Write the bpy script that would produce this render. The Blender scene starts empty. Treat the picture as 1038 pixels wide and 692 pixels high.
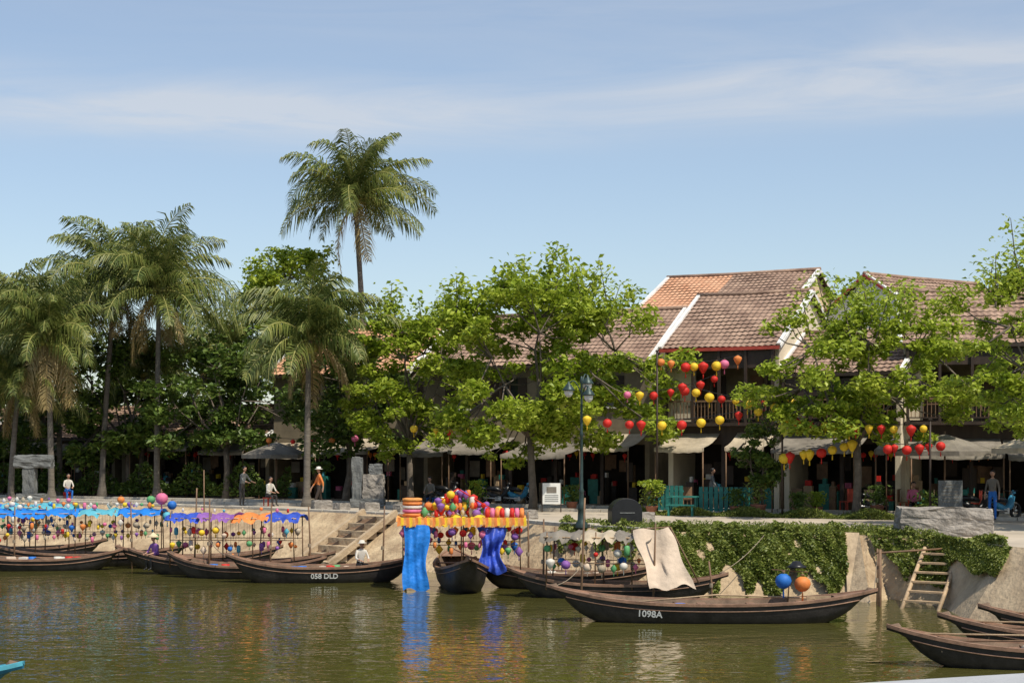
import bpy, math, random
import numpy as np
from mathutils import Vector, Matrix
R=random.Random(7); NR=np.random.RandomState(7)
rad=math.radians
GZ=1.72
scene=bpy.context.scene
# ------------------------------------------------------------ materials
def nodes(name):
    m=bpy.data.materials.new(name); m.use_nodes=True
    nt=m.node_tree; nt.nodes.clear(); return m,nt
def mat(name,c,rough=.7,var=.3,scale=3.,bump=0.,bscale=25.,metal=0.,stretch=(1,1,1),c2=None,spec=.4,trans=0.):
    m,nt=nodes(name); N=nt.nodes; L=nt.links
    out=N.new('ShaderNodeOutputMaterial'); p=N.new('ShaderNodeBsdfPrincipled')
    tc=N.new('ShaderNodeTexCoord'); mp=N.new('ShaderNodeMapping'); mp.inputs['Scale'].default_value=stretch
    L.new(tc.outputs['Object'],mp.inputs['Vector'])
    no=N.new('ShaderNodeTexNoise'); no.inputs['Scale'].default_value=scale; no.inputs['Detail'].default_value=6; no.inputs['Roughness'].default_value=.65
    L.new(mp.outputs[0],no.inputs['Vector'])
    r=N.new('ShaderNodeValToRGB'); r.color_ramp.elements[0].position=.3; r.color_ramp.elements[1].position=.7
    if c2 is None: c2=[min(1,x*(1+var)) for x in c]; c1=[x*(1-var) for x in c]
    else: c1=c
    r.color_ramp.elements[0].color=(*c1,1); r.color_ramp.elements[1].color=(*c2,1)
    L.new(no.outputs['Fac'],r.inputs[0]); L.new(r.outputs[0],p.inputs['Base Color'])
    p.inputs['Roughness'].default_value=rough; p.inputs['Metallic'].default_value=metal
    p.inputs['Specular IOR Level'].default_value=spec
    if bump>0:
        n2=N.new('ShaderNodeTexNoise'); n2.inputs['Scale'].default_value=bscale; n2.inputs['Detail'].default_value=5
        L.new(mp.outputs[0],n2.inputs['Vector'])
        b=N.new('ShaderNodeBump'); b.inputs['Strength'].default_value=1; b.inputs['Distance'].default_value=bump
        L.new(n2.outputs['Fac'],b.inputs['Height']); L.new(b.outputs[0],p.inputs['Normal'])
    if trans>0:
        t=N.new('ShaderNodeBsdfTranslucent'); L.new(r.outputs[0],t.inputs['Color'])
        mx=N.new('ShaderNodeMixShader'); mx.inputs[0].default_value=trans
        L.new(p.outputs[0],mx.inputs[1]); L.new(t.outputs[0],mx.inputs[2]); L.new(mx.outputs[0],out.inputs[0])
    else: L.new(p.outputs[0],out.inputs[0])
    return m
def leafmat(name,ca,cb,cc,rough=.45,trans=.35,nscale=.5):
    m,nt=nodes(name); N=nt.nodes; L=nt.links
    out=N.new('ShaderNodeOutputMaterial'); p=N.new('ShaderNodeBsdfPrincipled')
    g=N.new('ShaderNodeNewGeometry'); tc=N.new('ShaderNodeTexCoord')
    no=N.new('ShaderNodeTexNoise'); no.inputs['Scale'].default_value=nscale; L.new(tc.outputs['Object'],no.inputs['Vector'])
    a=N.new('ShaderNodeMath'); a.operation='MULTIPLY_ADD'; a.inputs[1].default_value=.55; 
    L.new(g.outputs['Random Per Island'],a.inputs[0])
    s=N.new('ShaderNodeMath'); s.operation='MULTIPLY'; s.inputs[1].default_value=.5; L.new(no.outputs['Fac'],s.inputs[0]); L.new(s.outputs[0],a.inputs[2])
    r=N.new('ShaderNodeValToRGB'); e=r.color_ramp.elements
    e[0].position=.15; e[0].color=(*ca,1); e[1].position=.9; e[1].color=(*cc,1)
    k=e.new(.5); k.color=(*cb,1)
    L.new(a.outputs[0],r.inputs[0]); L.new(r.outputs[0],p.inputs['Base Color'])
    p.inputs['Roughness'].default_value=rough; p.inputs['Specular IOR Level'].default_value=.35
    t=N.new('ShaderNodeBsdfTranslucent'); L.new(r.outputs[0],t.inputs['Color'])
    mx=N.new('ShaderNodeMixShader'); mx.inputs[0].default_value=trans
    L.new(p.outputs[0],mx.inputs[1]); L.new(t.outputs[0],mx.inputs[2]); L.new(mx.outputs[0],out.inputs[0])
    return m
M={}
M['leafA']=leafmat('young_leaf',(.13,.20,.015),(.30,.39,.03),(.52,.58,.09),trans=.42)
M['leafD']=leafmat('dark_leaf',(.04,.075,.014),(.09,.15,.022),(.19,.25,.05),trans=.3)
M['palm']=leafmat('palm_leaf',(.05,.085,.02),(.14,.18,.04),(.33,.33,.09),trans=.3,nscale=.4)
M['palmdry']=leafmat('palm_dry_leaf',(.20,.14,.06),(.34,.25,.10),(.48,.38,.17),trans=.2)
M['ivy']=leafmat('ivy_leaf',(.06,.09,.014),(.15,.19,.03),(.30,.32,.08),trans=.25,nscale=.9)
M['bark']=mat('bark',(.13,.105,.08),.9,.4,4,.02,18)
M['palmbark']=mat('palm_bark',(.15,.13,.105),.9,.35,2,.02,10,stretch=(1,1,6))
M['rachis']=mat('palm_rachis',(.30,.29,.09),.5)
M['coco']=mat('coconut_skin',(.25,.24,.05),.5)
M['conc']=mat('old_concrete',(.26,.19,.12),.9,.35,1.2,.04,7,c2=(.54,.42,.27))
M['earthbank']=mat('earth_bank',(.25,.17,.10),.95,.45,1.2,.08,6,c2=(.54,.42,.26))
M['ground']=mat('paving_ground',(.42,.36,.28),.9,.22,.6,.01,20)
M['street']=mat('street_surface',(.30,.27,.23),.9,.2,.8,.01,20)
M['kerb']=mat('kerb_stone',(.45,.41,.34),.85,.25,3,.01,20)
M['parapet']=mat('parapet_concrete',(.36,.37,.38),.85,.15,3,.004,20)
M['stone']=mat('grey_stone',(.14,.13,.115),.9,.45,2.5,.06,9,c2=(.38,.34,.29))
M['stoneD']=mat('dark_stone',(.13,.135,.13),.85,.4,3,.03,14)
M['tile']=mat('old_roof_tile',(.15,.09,.065),.9,.5,1.3,.01,30,c2=(.42,.29,.21))
M['tileO']=mat('orange_roof_tile',(.46,.22,.12),.85,.3,1.8,.01,30,c2=(.62,.36,.22))
M['wallY']=mat('yellow_plaster',(.60,.47,.28),.9,.15,.7,.005,20)
M['wallC']=mat('cream_plaster',(.62,.54,.40),.9,.14,.7,.005,20)
M['wallA']=mat('dark_plaster',(.20,.165,.11),.9,.35,.9,.005,20)  # darker, browner plaster than the yellow and cream walls
M['wallB']=mat('pale_blue_plaster',(.60,.66,.74),.9,.12,.7)
M['white']=mat('weathered_white',(.66,.65,.62),.85,.22,1.5)
M['wood']=mat('dark_wood',(.04,.026,.018),.6,.4,3,.005,30,stretch=(1,1,.2))
M['woodM']=mat('brown_wood',(.17,.10,.055),.65,.4,3,.005,30)
M['woodL']=mat('light_wood',(.42,.30,.18),.7,.35,3,.005,30)
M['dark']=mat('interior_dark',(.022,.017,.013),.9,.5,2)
M['glass']=mat('window_glass',(.02,.025,.03),.08,.2,2,spec=.6)
M['red']=mat('red_cloth',(.66,.03,.02),.6,.2,5,trans=.25)
M['redpaint']=mat('red_paint',(.40,.06,.04),.7,.3,4)
M['yellow']=mat('yellow_cloth',(.90,.62,.04),.6,.15,5,trans=.25)
M['orange']=mat('orange_cloth',(.84,.28,.07),.6,.2,5,trans=.25)
M['pink']=mat('pink_cloth',(.78,.20,.35),.6,.2,5,trans=.25)
M['blue']=mat('blue_cloth',(.03,.19,.62),.6,.25,4,trans=.25)
M['cyan']=mat('cyan_cloth',(.12,.48,.60),.6,.2,4,trans=.25)
M['green']=mat('green_cloth',(.14,.42,.17),.6,.2,5,trans=.25)
M['purple']=mat('purple_cloth',(.30,.13,.44),.6,.2,5,trans=.25)
M['lwhite']=mat('white_cloth',(.78,.74,.66),.7,.1,5,trans=.3)
M['tan']=mat('tan_tarp',(.55,.44,.33),.85,.18,2,.03,5)
M['beige']=mat('beige_canvas',(.38,.32,.23),.85,.35,1.2,.02,6)
M['greycan']=mat('grey_shaded_canvas',(.18,.16,.13),.85,.45,1.2,.02,6)  # on awnings this darker tone carries tree shade; plain grey elsewhere
M['tarpB']=mat('blue_tarp',(.02,.22,.72),.45,.25,3,.04,6,trans=.2)
M['tarpR']=mat('royal_blue_tarp',(.04,.09,.50),.45,.35,3,.04,6,trans=.15)
M['tarpO']=mat('orange_tarp',(.80,.36,.10),.6,.3,3,.03,6,trans=.2)
M['hull']=mat('tarred_hull',(.014,.013,.014),.5,.5,2.5,.008,14,c2=(.055,.048,.045))
M['hullB']=mat('blue_hull',(.03,.18,.30),.45,.4,2.5,.006,14)
M['rail']=mat('gunwale_wood',(.24,.14,.09),.6,.45,3,.004,20)
M['inner']=mat('boat_inside',(.15,.10,.065),.8,.45,3,.006,14)
M['metalG']=mat('green_iron',(.035,.06,.055),.45,.3,5,metal=.3)
M['black']=mat('black_paint',(.012,.012,.013),.35,.3,5)
M['rubber']=mat('rubber',(.02,.02,.02),.8)
M['chrome']=mat('dull_metal',(.45,.45,.45),.35,.2,5,metal=.9)
M['teal']=mat('teal_paint',(.02,.16,.13),.55,.35,4)
M['skin']=mat('skin',(.42,.24,.16),.55,.08,8)
M['hair']=mat('hair',(.012,.01,.01),.5,.2,20)
M['straw']=mat('straw',(.62,.52,.33),.8,.15,20)
M['lampglass']=mat('lamp_glass',(.75,.75,.70),.2,.05,5)
M['signwhite']=mat('sign_white',(.70,.70,.66),.5,.08,5)
M['terracotta']=mat('terracotta',(.30,.12,.07),.8,.25,5)
M['rope']=mat('rope',(.25,.2,.14),.9)
# water
def water_mat():
    m,nt=nodes('river_water'); N=nt.nodes; L=nt.links
    out=N.new('ShaderNodeOutputMaterial'); p=N.new('ShaderNodeBsdfPrincipled')
    p.inputs['Base Color'].default_value=(.072,.068,.018,1); p.inputs['Roughness'].default_value=.03; p.inputs['IOR'].default_value=1.33
    p.inputs['Specular IOR Level'].default_value=.5
    tc=N.new('ShaderNodeTexCoord')
    def nz(sc,st,det,dist):
        mp=N.new('ShaderNodeMapping'); mp.inputs['Scale'].default_value=st; L.new(tc.outputs['Object'],mp.inputs[0])
        n=N.new('ShaderNodeTexNoise'); n.inputs['Scale'].default_value=sc; n.inputs['Detail'].default_value=det; n.inputs['Distortion'].default_value=dist
        L.new(mp.outputs[0],n.inputs['Vector']); return n
    a=nz(2.4,(1,1.2,1),2,.5); b=nz(.5,(1,1.2,1),2,.4)
    b1=N.new('ShaderNodeBump'); b1.inputs['Distance'].default_value=.017; L.new(a.outputs['Fac'],b1.inputs['Height'])
    b2=N.new('ShaderNodeBump'); b2.inputs['Distance'].default_value=.034; L.new(b.outputs['Fac'],b2.inputs['Height']); L.new(b1.outputs[0],b2.inputs['Normal'])
    L.new(b2.outputs[0],p.inputs['Normal']); L.new(p.outputs[0],out.inputs[0]); return m
M['water']=water_mat()
# ------------------------------------------------------------ mesh builder
class MB:
    def __init__(s): s.v=[]; s.f=[]; s.mi=[]; s.sm=[]; s.mats=[]
    def m(s,k):
        if k not in s.mats: s.mats.append(k)
        return s.mats.index(k)
    def add(s,vs,fs,k,smooth=False):
        o=len(s.v); s.v.extend([tuple(x) for x in vs]); i=s.m(k)
        for f in fs: s.f.append([o+a for a in f]); s.mi.append(i); s.sm.append(smooth)
    def box(s,c,d,k,rz=0,taper=1.,tilt=None):
        x,y,z=[q/2 for q in d]; vs=[]
        for sx,sy,sz in ((-1,-1,-1),(1,-1,-1),(1,1,-1),(-1,1,-1),(-1,-1,1),(1,-1,1),(1,1,1),(-1,1,1)):
            t=taper if sz>0 else 1
            vs.append(Vector((sx*x*t,sy*y*t,sz*z)))
        mt=Matrix.Rotation(rz,3,'Z')
        if tilt: mt=mt@Matrix.Rotation(tilt[0],3,tilt[1])
        vs=[mt@a+Vector(c) for a in vs]
        s.add(vs,[(0,3,2,1),(4,5,6,7),(0,1,5,4),(1,2,6,5),(2,3,7,6),(3,0,4,7)],k)
    def tube(s,path,rads,k,seg=8,cap=True):
        P=[Vector(p) for p in path]; n=len(P)
        if not hasattr(rads,'__len__'): rads=[rads]*n
        vs=[]; fs=[]
        for i,p in enumerate(P):
            d=(P[min(i+1,n-1)]-P[max(i-1,0)]).normalized()
            up=Vector((0,0,1)) if abs(d.z)<.95 else Vector((1,0,0))
            a=d.cross(up).normalized(); b=a.cross(d)
            for j in range(seg):
                t=2*math.pi*j/seg; vs.append(p+(a*math.cos(t)+b*math.sin(t))*rads[i])
        for i in range(n-1):
            for j in range(seg):
                k2=(j+1)%seg; fs.append((i*seg+j,i*seg+k2,(i+1)*seg+k2,(i+1)*seg+j))
        if cap: fs.append(tuple(range(seg))[::-1]); fs.append(tuple((n-1)*seg+j for j in range(seg)))
        s.add(vs,fs,k,True)
    def lathe(s,prof,c,k,seg=12,rib=0.,mt=None,smooth=True):
        vs=[];fs=[]; n=len(prof)
        for r,z in prof:
            for j in range(seg):
                t=2*math.pi*j/seg; rr=r*(1-rib*(j%2))
                q=Vector((rr*math.cos(t),rr*math.sin(t),z))
                if mt: q=mt@q
                vs.append(q+Vector(c))
        for i in range(n-1):
            for j in range(seg):
                k2=(j+1)%seg; fs.append((i*seg+j,i*seg+k2,(i+1)*seg+k2,(i+1)*seg+j))
        s.add(vs,fs,k,smooth)
    def leaves(s,C,size,k,up=.6,asp=.5):
        C=np.asarray(C); n=len(C)
        if n==0: return
        nn=NR.normal(size=(n,3)); nn[:,2]=np.abs(nn[:,2])+up; nn/=np.linalg.norm(nn,axis=1)[:,None]
        t=NR.normal(size=(n,3)); t-=nn*(t*nn).sum(1)[:,None]; t/=np.linalg.norm(t,axis=1)[:,None]
        u=np.cross(nn,t); sz=size*NR.uniform(.6,1.35,size=(n,1))
        A=C-t*sz*.5; B=C+u*sz*asp*.5+nn*sz*.08; D=C+t*sz*.5-nn*sz*.08; E=C-u*sz*asp*.5+nn*sz*.08
        V=np.stack([A,B,D,E],1).reshape(-1,3); o=len(s.v); s.v.extend(map(tuple,V.tolist()))
        i=s.m(k); s.f.extend([[o+4*q,o+4*q+1,o+4*q+2,o+4*q+3] for q in range(n)]); s.mi.extend([i]*n); s.sm.extend([False]*n)
    def build(s,name,loc=(0,0,0),rz=0,parent=None,bevel=0):
        me=bpy.data.meshes.new(name); me.from_pydata(s.v,[],s.f)
        for k in s.mats: me.materials.append(M[k])
        me.polygons.foreach_set('material_index',s.mi); me.polygons.foreach_set('use_smooth',s.sm); me.update()
        o=bpy.data.objects.new(name,me); scene.collection.objects.link(o); o.location=loc; o.rotation_euler=(0,0,rz)
        if parent: o.parent=parent
        if bevel:
            bm=o.modifiers.new('bevel','BEVEL'); bm.width=bevel; bm.segments=2; bm.limit_method='ANGLE'
        return o
def empty(name,loc=(0,0,0),rz=0):
    o=bpy.data.objects.new(name,None); scene.collection.objects.link(o); o.location=loc; o.rotation_euler=(0,0,rz); o.empty_display_size=.3; return o
# ------------------------------------------------------------ terrain
BANK=[(-900,500,-900,480),(-400,262,-400,250),(-60,96,-60,88),(-24,76,-24,70),(-13.6,69,-14,64),(-6.5,63,-7,59),(-.7,57,-1.2,53),(1.6,52.5,1,50),
(4.5,48.8,4.2,46.2),(7.5,48,7.3,45.7),(9.9,47.2,9.5,44.8),(10.3,47,9.95,43.9),(10.5,46.8,10.8,44.9),(12.0,45.3,11.6,42.6),(12.75,40.5,11.3,39.4),(13.4,38.6,12.4,37),(17,37.5,17,36),(30,32,30,30),(200,0,200,-3),(900,-100,900,-120)]
def topY(x):
    for a,b in zip(BANK,BANK[1:]):
        if a[0]<=x<=b[0]:
            t=(x-a[0])/(b[0]-a[0]); return a[1]+(b[1]-a[1])*t
    return 0
b=MB(); n=len(BANK)
vs=[];fs_t=[];fs_s=[];fs_b=[]
for (tx,ty,bx,by) in BANK:
    vs+=[(bx,-600,-2.2),(bx,by-.6,-2.2),(bx,by,-.1),(tx,ty,GZ),(tx*1.6,2500,GZ)]
for i in range(n-1):
    o=i*5
    fs_b.append((o,o+5,o+6,o+1)); fs_s.append((o+1,o+6,o+7,o+2)); fs_s.append((o+2,o+7,o+8,o+3)); fs_t.append((o+3,o+8,o+9,o+4))
b.add(vs,fs_t,'ground')
b.add(vs,fs_b+fs_s,'earthbank')
b.build('ground')
b=MB(); b.add([(-1500,-600,0),(1500,-600,0),(1500,900,0),(-1500,900,0)],[(0,1,2,3)],'water'); b.build('river_water')
def H(x): return 65+(11-x)*.53
b=MB(); xs=[-120,-60,-24,-6,3,8,14,40,90]
for xa,xb in zip(xs,xs[1:]):
    b.add([(xa,H(xa)-5,GZ+.004),(xb,H(xb)-5,GZ+.004),(xb,H(xb)-1.2,GZ+.004),(xa,H(xa)-1.2,GZ+.004)],[(0,1,2,3)],'street')
b.build('street')
b=MB()
for off in (-5.2,-1.2):
    x=-60.
    while x<40:
        c=(x+.6,H(x+.6)+off+.1,GZ+.06)
        b.box(c,(1.33,.2,.13),'kerb',rz=math.atan(-.53)); x+=1.2
b.build('kerb',bevel=.01)
b=MB()
for i in range(2,8):
    a=Vector(BANK[i][:2]); c=Vector(BANK[i+1][:2]); d=(c-a); L=d.length; k=max(1,int(L/1.5))
    for j in range(k):
        p=a+d*((j+.5)/k); nrm=Vector((-d.y,d.x)).normalized()
        b.box((p.x+nrm.x*.2,p.y+nrm.y*.2,GZ+.05+R.uniform(-.02,.02)),(L/k-.03,.42,.12),'kerb',rz=math.atan2(d.y,d.x)+R.uniform(-.015,.015))
b.build('embankment_coping',bevel=.015)
def bank_patch(i,k,b,th=.12):
    A=BANK[i]; B=BANK[i+1]
    def P(u,v,o=0):
        t=Vector((A[0],A[1],GZ+.03)).lerp(Vector((B[0],B[1],GZ+.03)),u); w=Vector((A[2],A[3],-.1)).lerp(Vector((B[2],B[3],-.1)),u)
        return w.lerp(t,v)+Vector((0,-o,o*.3))
    b.add([P(0,0,th),P(1,0,th),P(1,1,th),P(0,1,th),P(0,0),P(1,0),P(1,1),P(0,1)],[(0,1,2,3),(3,2,6,7),(0,3,7,4),(1,5,6,2)],k)
b=MB(); bank_patch(10,'conc',b,.15); bank_patch(13,'conc',b,.12); bank_patch(14,'conc',b,.12)
b.build('concrete_embankment_slab')
def bank_point(x_i,u,v):
    A=BANK[x_i]; B=BANK[x_i+1]
    t=Vector((A[0],A[1],GZ)).lerp(Vector((B[0],B[1],GZ)),u); w=Vector((A[2],A[3],-.1)).lerp(Vector((B[2],B[3],-.1)),u)
    return w.lerp(t,v)
def ivy(name,segs,count,vmin,size=.11,top=.35):
    b=MB(); C=[]
    blobs=[(Vector(BANK[i+1][:2])-Vector(BANK[i][:2])).length for i in segs]
    tot=sum(blobs)
    for i,L in zip(segs,blobs):
        for _ in range(int(count*L/tot)):
            u=R.random(); v=vmin+(1+top-vmin)*R.random()
            x=BANK[i][0]+u*(BANK[i+1][0]-BANK[i][0])
            edge=.18*math.sin(x*3.1)+.14*math.sin(x*7.7+1)+.1*math.sin(x*13)
            if v<vmin+.16+edge: continue
            over=max(0,v-1); v1=min(v,1)
            p=bank_point(i,u,v1); nse=.16+.13*math.sin(x*2.3+v*5)+.10*math.sin(x*5.1-v*9)+.05*math.sin(x*12+v*17)
            if v1>=1: p+=Vector((0,over*4.5,R.random()*(.16+.1*math.sin(x*4)+.08*math.sin(x*11))))
            else: p+=Vector((0,-nse-R.random()*.12,nse*.4))
            C.append(tuple(p))
    b.leaves(C,size,'ivy',up=.55,asp=.8); return b.build(name)
ivy('ivy_bank',[8,9],34000,.05)
ivy('ivy_bank',[12,13],17000,.30,top=.3)
ivy('ivy_bank',[7],7000,.5,top=.3)
b=MB(); C=[]
for _ in range(14000):
    x=R.uniform(4.6,14.5); y=H(x)-5.5-R.random()*1.6
    C.append((x,y,GZ+R.random()*.24*(1+.6*math.sin(x*3))))
for _ in range(12000):
    x=R.uniform(2.5,12.2); y=topY(x)+R.random()**1.5*3.2
    C.append((x,y,GZ+R.random()*.14*(1+.8*math.sin(x*5+y*3))))
b.leaves(C,.14,'ivy',up=.2,asp=.25); b.build('grass_verge')
# ------------------------------------------------------------ trees
def tree(name,base,fork,crown,ncl,nl,leaf,size=.2,cr=.8,trunk=.2,seed=1,shoots=0):
    r=random.Random(seed); b=MB(); bx,by=base
    cx,cy,cz,rx,ry,rz=crown
    f=Vector((bx+r.uniform(-.2,.2),by,fork))
    path=[Vector((bx,by,GZ-.1)),Vector((bx+.03,by,GZ+.5)),Vector((bx,by,GZ)).lerp(f,.5)+Vector((r.uniform(-.12,.12),0,0)),f]
    b.tube(path,[trunk*1.35,trunk*1.05,trunk*.9,trunk*.8],'bark',10)
    limbs=[]
    nlimb=7
    for i in range(nlimb):
        a=2*math.pi*(i+r.random()*.5)/nlimb; h=r.uniform(-.25,.75)
        e=Vector((cx+rx*.6*math.cos(a),cy+ry*.6*math.sin(a),cz+rz*h*.7))
        st=f.lerp(Vector((bx,by,GZ)),r.random()*.12)
        mid=st.lerp(e,.5)+Vector((r.uniform(-.3,.3),r.uniform(-.3,.3),-.15*rz*r.random()))
        q=[st,st.lerp(mid,.5)+Vector((0,0,.1)),mid,mid.lerp(e,.5),e]
        b.tube(q,[trunk*.5,trunk*.4,trunk*.3,trunk*.2,trunk*.1],'bark',7); limbs.append(q)
    top=Vector((cx,cy,cz+rz*.6)); q=[f,f.lerp(top,.35)+Vector((.2,0,0)),f.lerp(top,.7)-Vector((.15,0,0)),top]
    b.tube(q,[trunk*.6,trunk*.45,trunk*.3,trunk*.1],'bark',7); limbs.append(q)
    pts=[p for q in limbs for p in q[1:]]
    C=[]
    for i in range(ncl):
        while True:
            d=Vector((r.uniform(-1,1),r.uniform(-1,1),r.uniform(-1,1)))
            if .2<d.length<1: break
        if d.length<.6: d*=1.35
        k=1+.16*math.sin(d.x*5+seed)+.14*math.sin(d.z*7+seed*2+d.y*4)
        if d.z<-.2: d.z*=.85
        c=Vector((cx+rx*d.x*k,cy+ry*d.y*k,cz+rz*d.z*k))
        near=min(pts,key=lambda p:(p-c).length)
        mid=near.lerp(c,.5)+Vector((r.uniform(-.15,.15),r.uniform(-.15,.15),-.12))
        b.tube([near,mid,c],[.04,.025,.01],'bark',5,False)
        rr=cr*r.uniform(.45,1.15); m=int(nl/ncl*(rr/cr)**2*1.2)
        e=r.uniform(.4,.75)
        for _ in range(m):
            g=Vector((r.gauss(0,1),r.gauss(0,1),r.gauss(0,1))); g=g.normalized()*(r.random()**.5)
            C.append((c.x+g.x*rr,c.y+g.y*rr,c.z+g.z*rr*e+.1))
    for i in range(shoots):
        a=r.uniform(0,6.28); q=r.random()**.5*.85
        s0=Vector((cx+rx*q*math.cos(a),cy+ry*q*math.sin(a),cz+rz*(1-q*q)**.5*.8)); hh=r.uniform(.8,2.2)
        s1=s0+Vector((r.uniform(-.6,.6),r.uniform(-.3,.3),hh)); b.tube([s0,s1],[.03,.01],'bark',4,False)
        for _ in range(110):
            t=r.random(); p=s0.lerp(s1,t); w=.30
            C.append((p.x+r.gauss(0,w),p.y+r.gauss(0,w),p.z+r.gauss(0,.14)))
    b.leaves(C,size,leaf,up=.75,asp=.58)
    return b.build(name)
tree('broadleaf_tree',(.85,65),5.0,(1.25,65,7.3,5.1,3.6,4.1),145,25000,'leafA',.27,.80,.17,3,34)
tree('broadleaf_tree',(12.7,58.3),4.8,(13.0,58.3,6.7,3.8,3.0,2.8),105,19000,'leafA',.23,.72,.15,5,18)
tree('broadleaf_tree',(17.8,50),4.2,(17.2,50,7.0,3.6,3,3.6),95,17000,'leafA',.20,.66,.18,8,20)
tree('broadleaf_tree',(-4.6,71),4.6,(-4.7,71,7.2,2.9,2.5,3.8),85,14500,'leafA',.26,.78,.16,11,12)
tree('broadleaf_tree',(-12,86),8,(-12.3,86,10.6,3.6,3,4.6),64,10500,'leafA',.30,.85,.2,13,10)
tree('broadleaf_tree',(-14.5,80),4.5,(-14.8,80,6.4,3.4,2.6,3.2),55,8000,'leafD',.32,.95,.18,17,5)
tree('broadleaf_tree',(-7.9,75),4.5,(-8.0,75,6.4,2.6,2.2,3.2),50,7500,'leafD',.30,.9,.17,23,5)
tree('broadleaf_tree',(-20.4,84),4.5,(-20.5,84,6.4,3.4,2.6,3.4),50,7500,'leafD',.34,.95,.18,29,4)
tree('broadleaf_tree',(-28.5,85),4.5,(-28.5,85,6.4,3.8,2.6,3.2),50,7500,'leafD',.34,.95,.18,37,4)
tree('broadleaf_tree',(21.8,57),4.5,(21.4,57,6.2,3.2,2.6,2.8),60,8500,'leafA',.23,.8,.18,31,4)
tree('flowering_shrub',(9.45,60.2),2.6,(9.45,60.2,4.0,1.0,.9,1.45),36,4200,'leafD',.16,.4,.06,19,3)
tree('flowering_shrub',(5.4,61),2.4,(5.4,61,2.7,.45,.45,.5),12,700,'leafA',.14,.3,.04,20,0)
b=MB(); C=[]; r=random.Random(4)
for x0,w,h,y0 in [(-42,6,11,100),(-35,5,10,97),(-30,5,9.5,96),(-25,4,9.5,94),(-20,4,9,93),(-33,6,12,110),(-22,6,11,108),(-14,5,9,98),(-8,4,9,96),(-2,5,8,98),(5,5,8,100),(-48,8,10,100),(-17,5,8,91),(-27,4,8,91),(-38,5,9,104),(-54,8,11,108),(40,8,9,90),(30,7,8,86)]:
    for _ in range(26):
        d=Vector((r.gauss(0,.5),r.gauss(0,.4),r.uniform(0,1))); c=Vector((x0+w*d.x,y0+w*.5*d.y,GZ+1+(h-1)*d.z*(1-.3*abs(d.x)))); rr=r.uniform(.8,1.6)
        for _ in range(75):
            g=Vector((r.gauss(0,1),r.gauss(0,1),r.gauss(0,1))).normalized()*r.random()**.4
            C.append((c.x+g.x*rr,c.y+g.y*rr,c.z+g.z*rr*.75))
    b.tube([(x0,y0,GZ),(x0,y0,GZ+h*.7)],[.2,.08],'bark',6)
b.leaves(C,.42,'leafD',up=.6,asp=.6); b.build('distant_trees')
b=MB(); C=[]
for _ in range(8000):
    x=r.uniform(-36,-11); y=H(x)+1.2+r.random()*1.2
    C.append((x,y,GZ+.2+r.random()*(1.1+.6*math.sin(x*2.2))))
b.leaves(C,.22,'leafD',up=.3,asp=.5); b.build('hedge')
# ------------------------------------------------------------ palms
def palm(name,base,top,nf=36,fl=4.6,seed=1,wind=(0,0),dry=4,tr=.16):
    r=random.Random(seed); b=MB(); B0=Vector((base[0],base[1],GZ-.1)); T=Vector(top); h=T.z-B0.z
    path=[];rads=[]
    for i in range(25):
        t=i/24; p=Vector((B0.x+(T.x-B0.x)*t**1.5,B0.y+(T.y-B0.y)*t**1.5,B0.z+h*t))
        path.append(p); rads.append((tr*(1.0-.35*t)+.14*max(0,1-t*12))*(1+.05*(i%2)))
    b.tube(path,rads,'palmbark',10)
    for i in range(8):
        a=r.uniform(0,6.28); b.lathe([(.0,.13),(.1,.09),(.14,0),(.1,-.1),(0,-.14)],(T.x+.28*math.cos(a),T.y+.28*math.sin(a),T.z-.25-r.random()*.25),'coco',8)
    for i in range(nf):
        u=(i+.5)/nf; a=i*2.39996+r.uniform(-.35,.35)
        el=rad(88-112*u**1.05+r.uniform(-10,10)); L=fl*r.uniform(.78,1.1)*(1-.1*abs(u-.5))
        isdry=i>=nf-dry
        if isdry: el=rad(r.uniform(-65,-30)); L*=.85
        droop=rad(58+42*r.random()) if el>0 else rad(50)
        n=15; P=[T.copy()]; D=[]
        for k in range(n):
            e=el-droop*(k/n)**1.7*1.25; e=max(e,rad(-86))
            d=Vector((math.cos(e)*math.cos(a)+wind[0]*k/n,math.cos(e)*math.sin(a)+wind[1]*k/n,math.sin(e))).normalized(); D.append(d); P.append(P[-1]+d*L/n)
        mk='palmdry' if isdry else 'palm'
        b.tube(P,[.045*(1-.85*k/n)+.004 for k in range(n+1)],'rachis' if not isdry else 'palmdry',4,False)
        side0=Vector((-math.sin(a),math.cos(a),0))
        tw=r.uniform(-.9,.9)
        nl=56
        for j in range(nl):
            t=.08+.92*j/nl; s=t*n; k=min(int(s),n-1); p=P[k].lerp(P[k+1],s-k); d=D[k]
            upv=side0.cross(d); 
            if upv.z<0: upv=-upv
            ll=L*.25*math.sin(math.pi*min(1,(t*.93+.07))**.75)**.6*r.uniform(.65,1.15)+.16
            for sg in (-1,1):
                if r.random()<.05: continue
                sd=(side0*sg*math.cos(tw)+upv*math.sin(tw)*sg)
                dirv=(sd*.72+d*r.uniform(.4,.8)+upv*r.uniform(-.25,.25)).normalized()
                dir2=(dirv*.6+Vector((0,0,-.95+r.uniform(-.2,.4)))+d*.15).normalized()
                w=.036
                m1=p+dirv*ll*.45; m2=m1+dir2*ll*.65
                wv=d*w
                b.add([p-wv*.5,p+wv*.5,m1+wv,m1-wv,m2+wv*.15,m2-wv*.15],[(0,1,2,3),(3,2,4,5)],mk)
    return b.build(name)
palm('coconut_palm',(-18.0,80),(-17.9,80,12.2),42,5.0,1,(.1,0),4)
palm('coconut_palm',(-21.3,82),(-20.6,82,12.7),38,4.9,2,(-.1,0),4)
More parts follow.
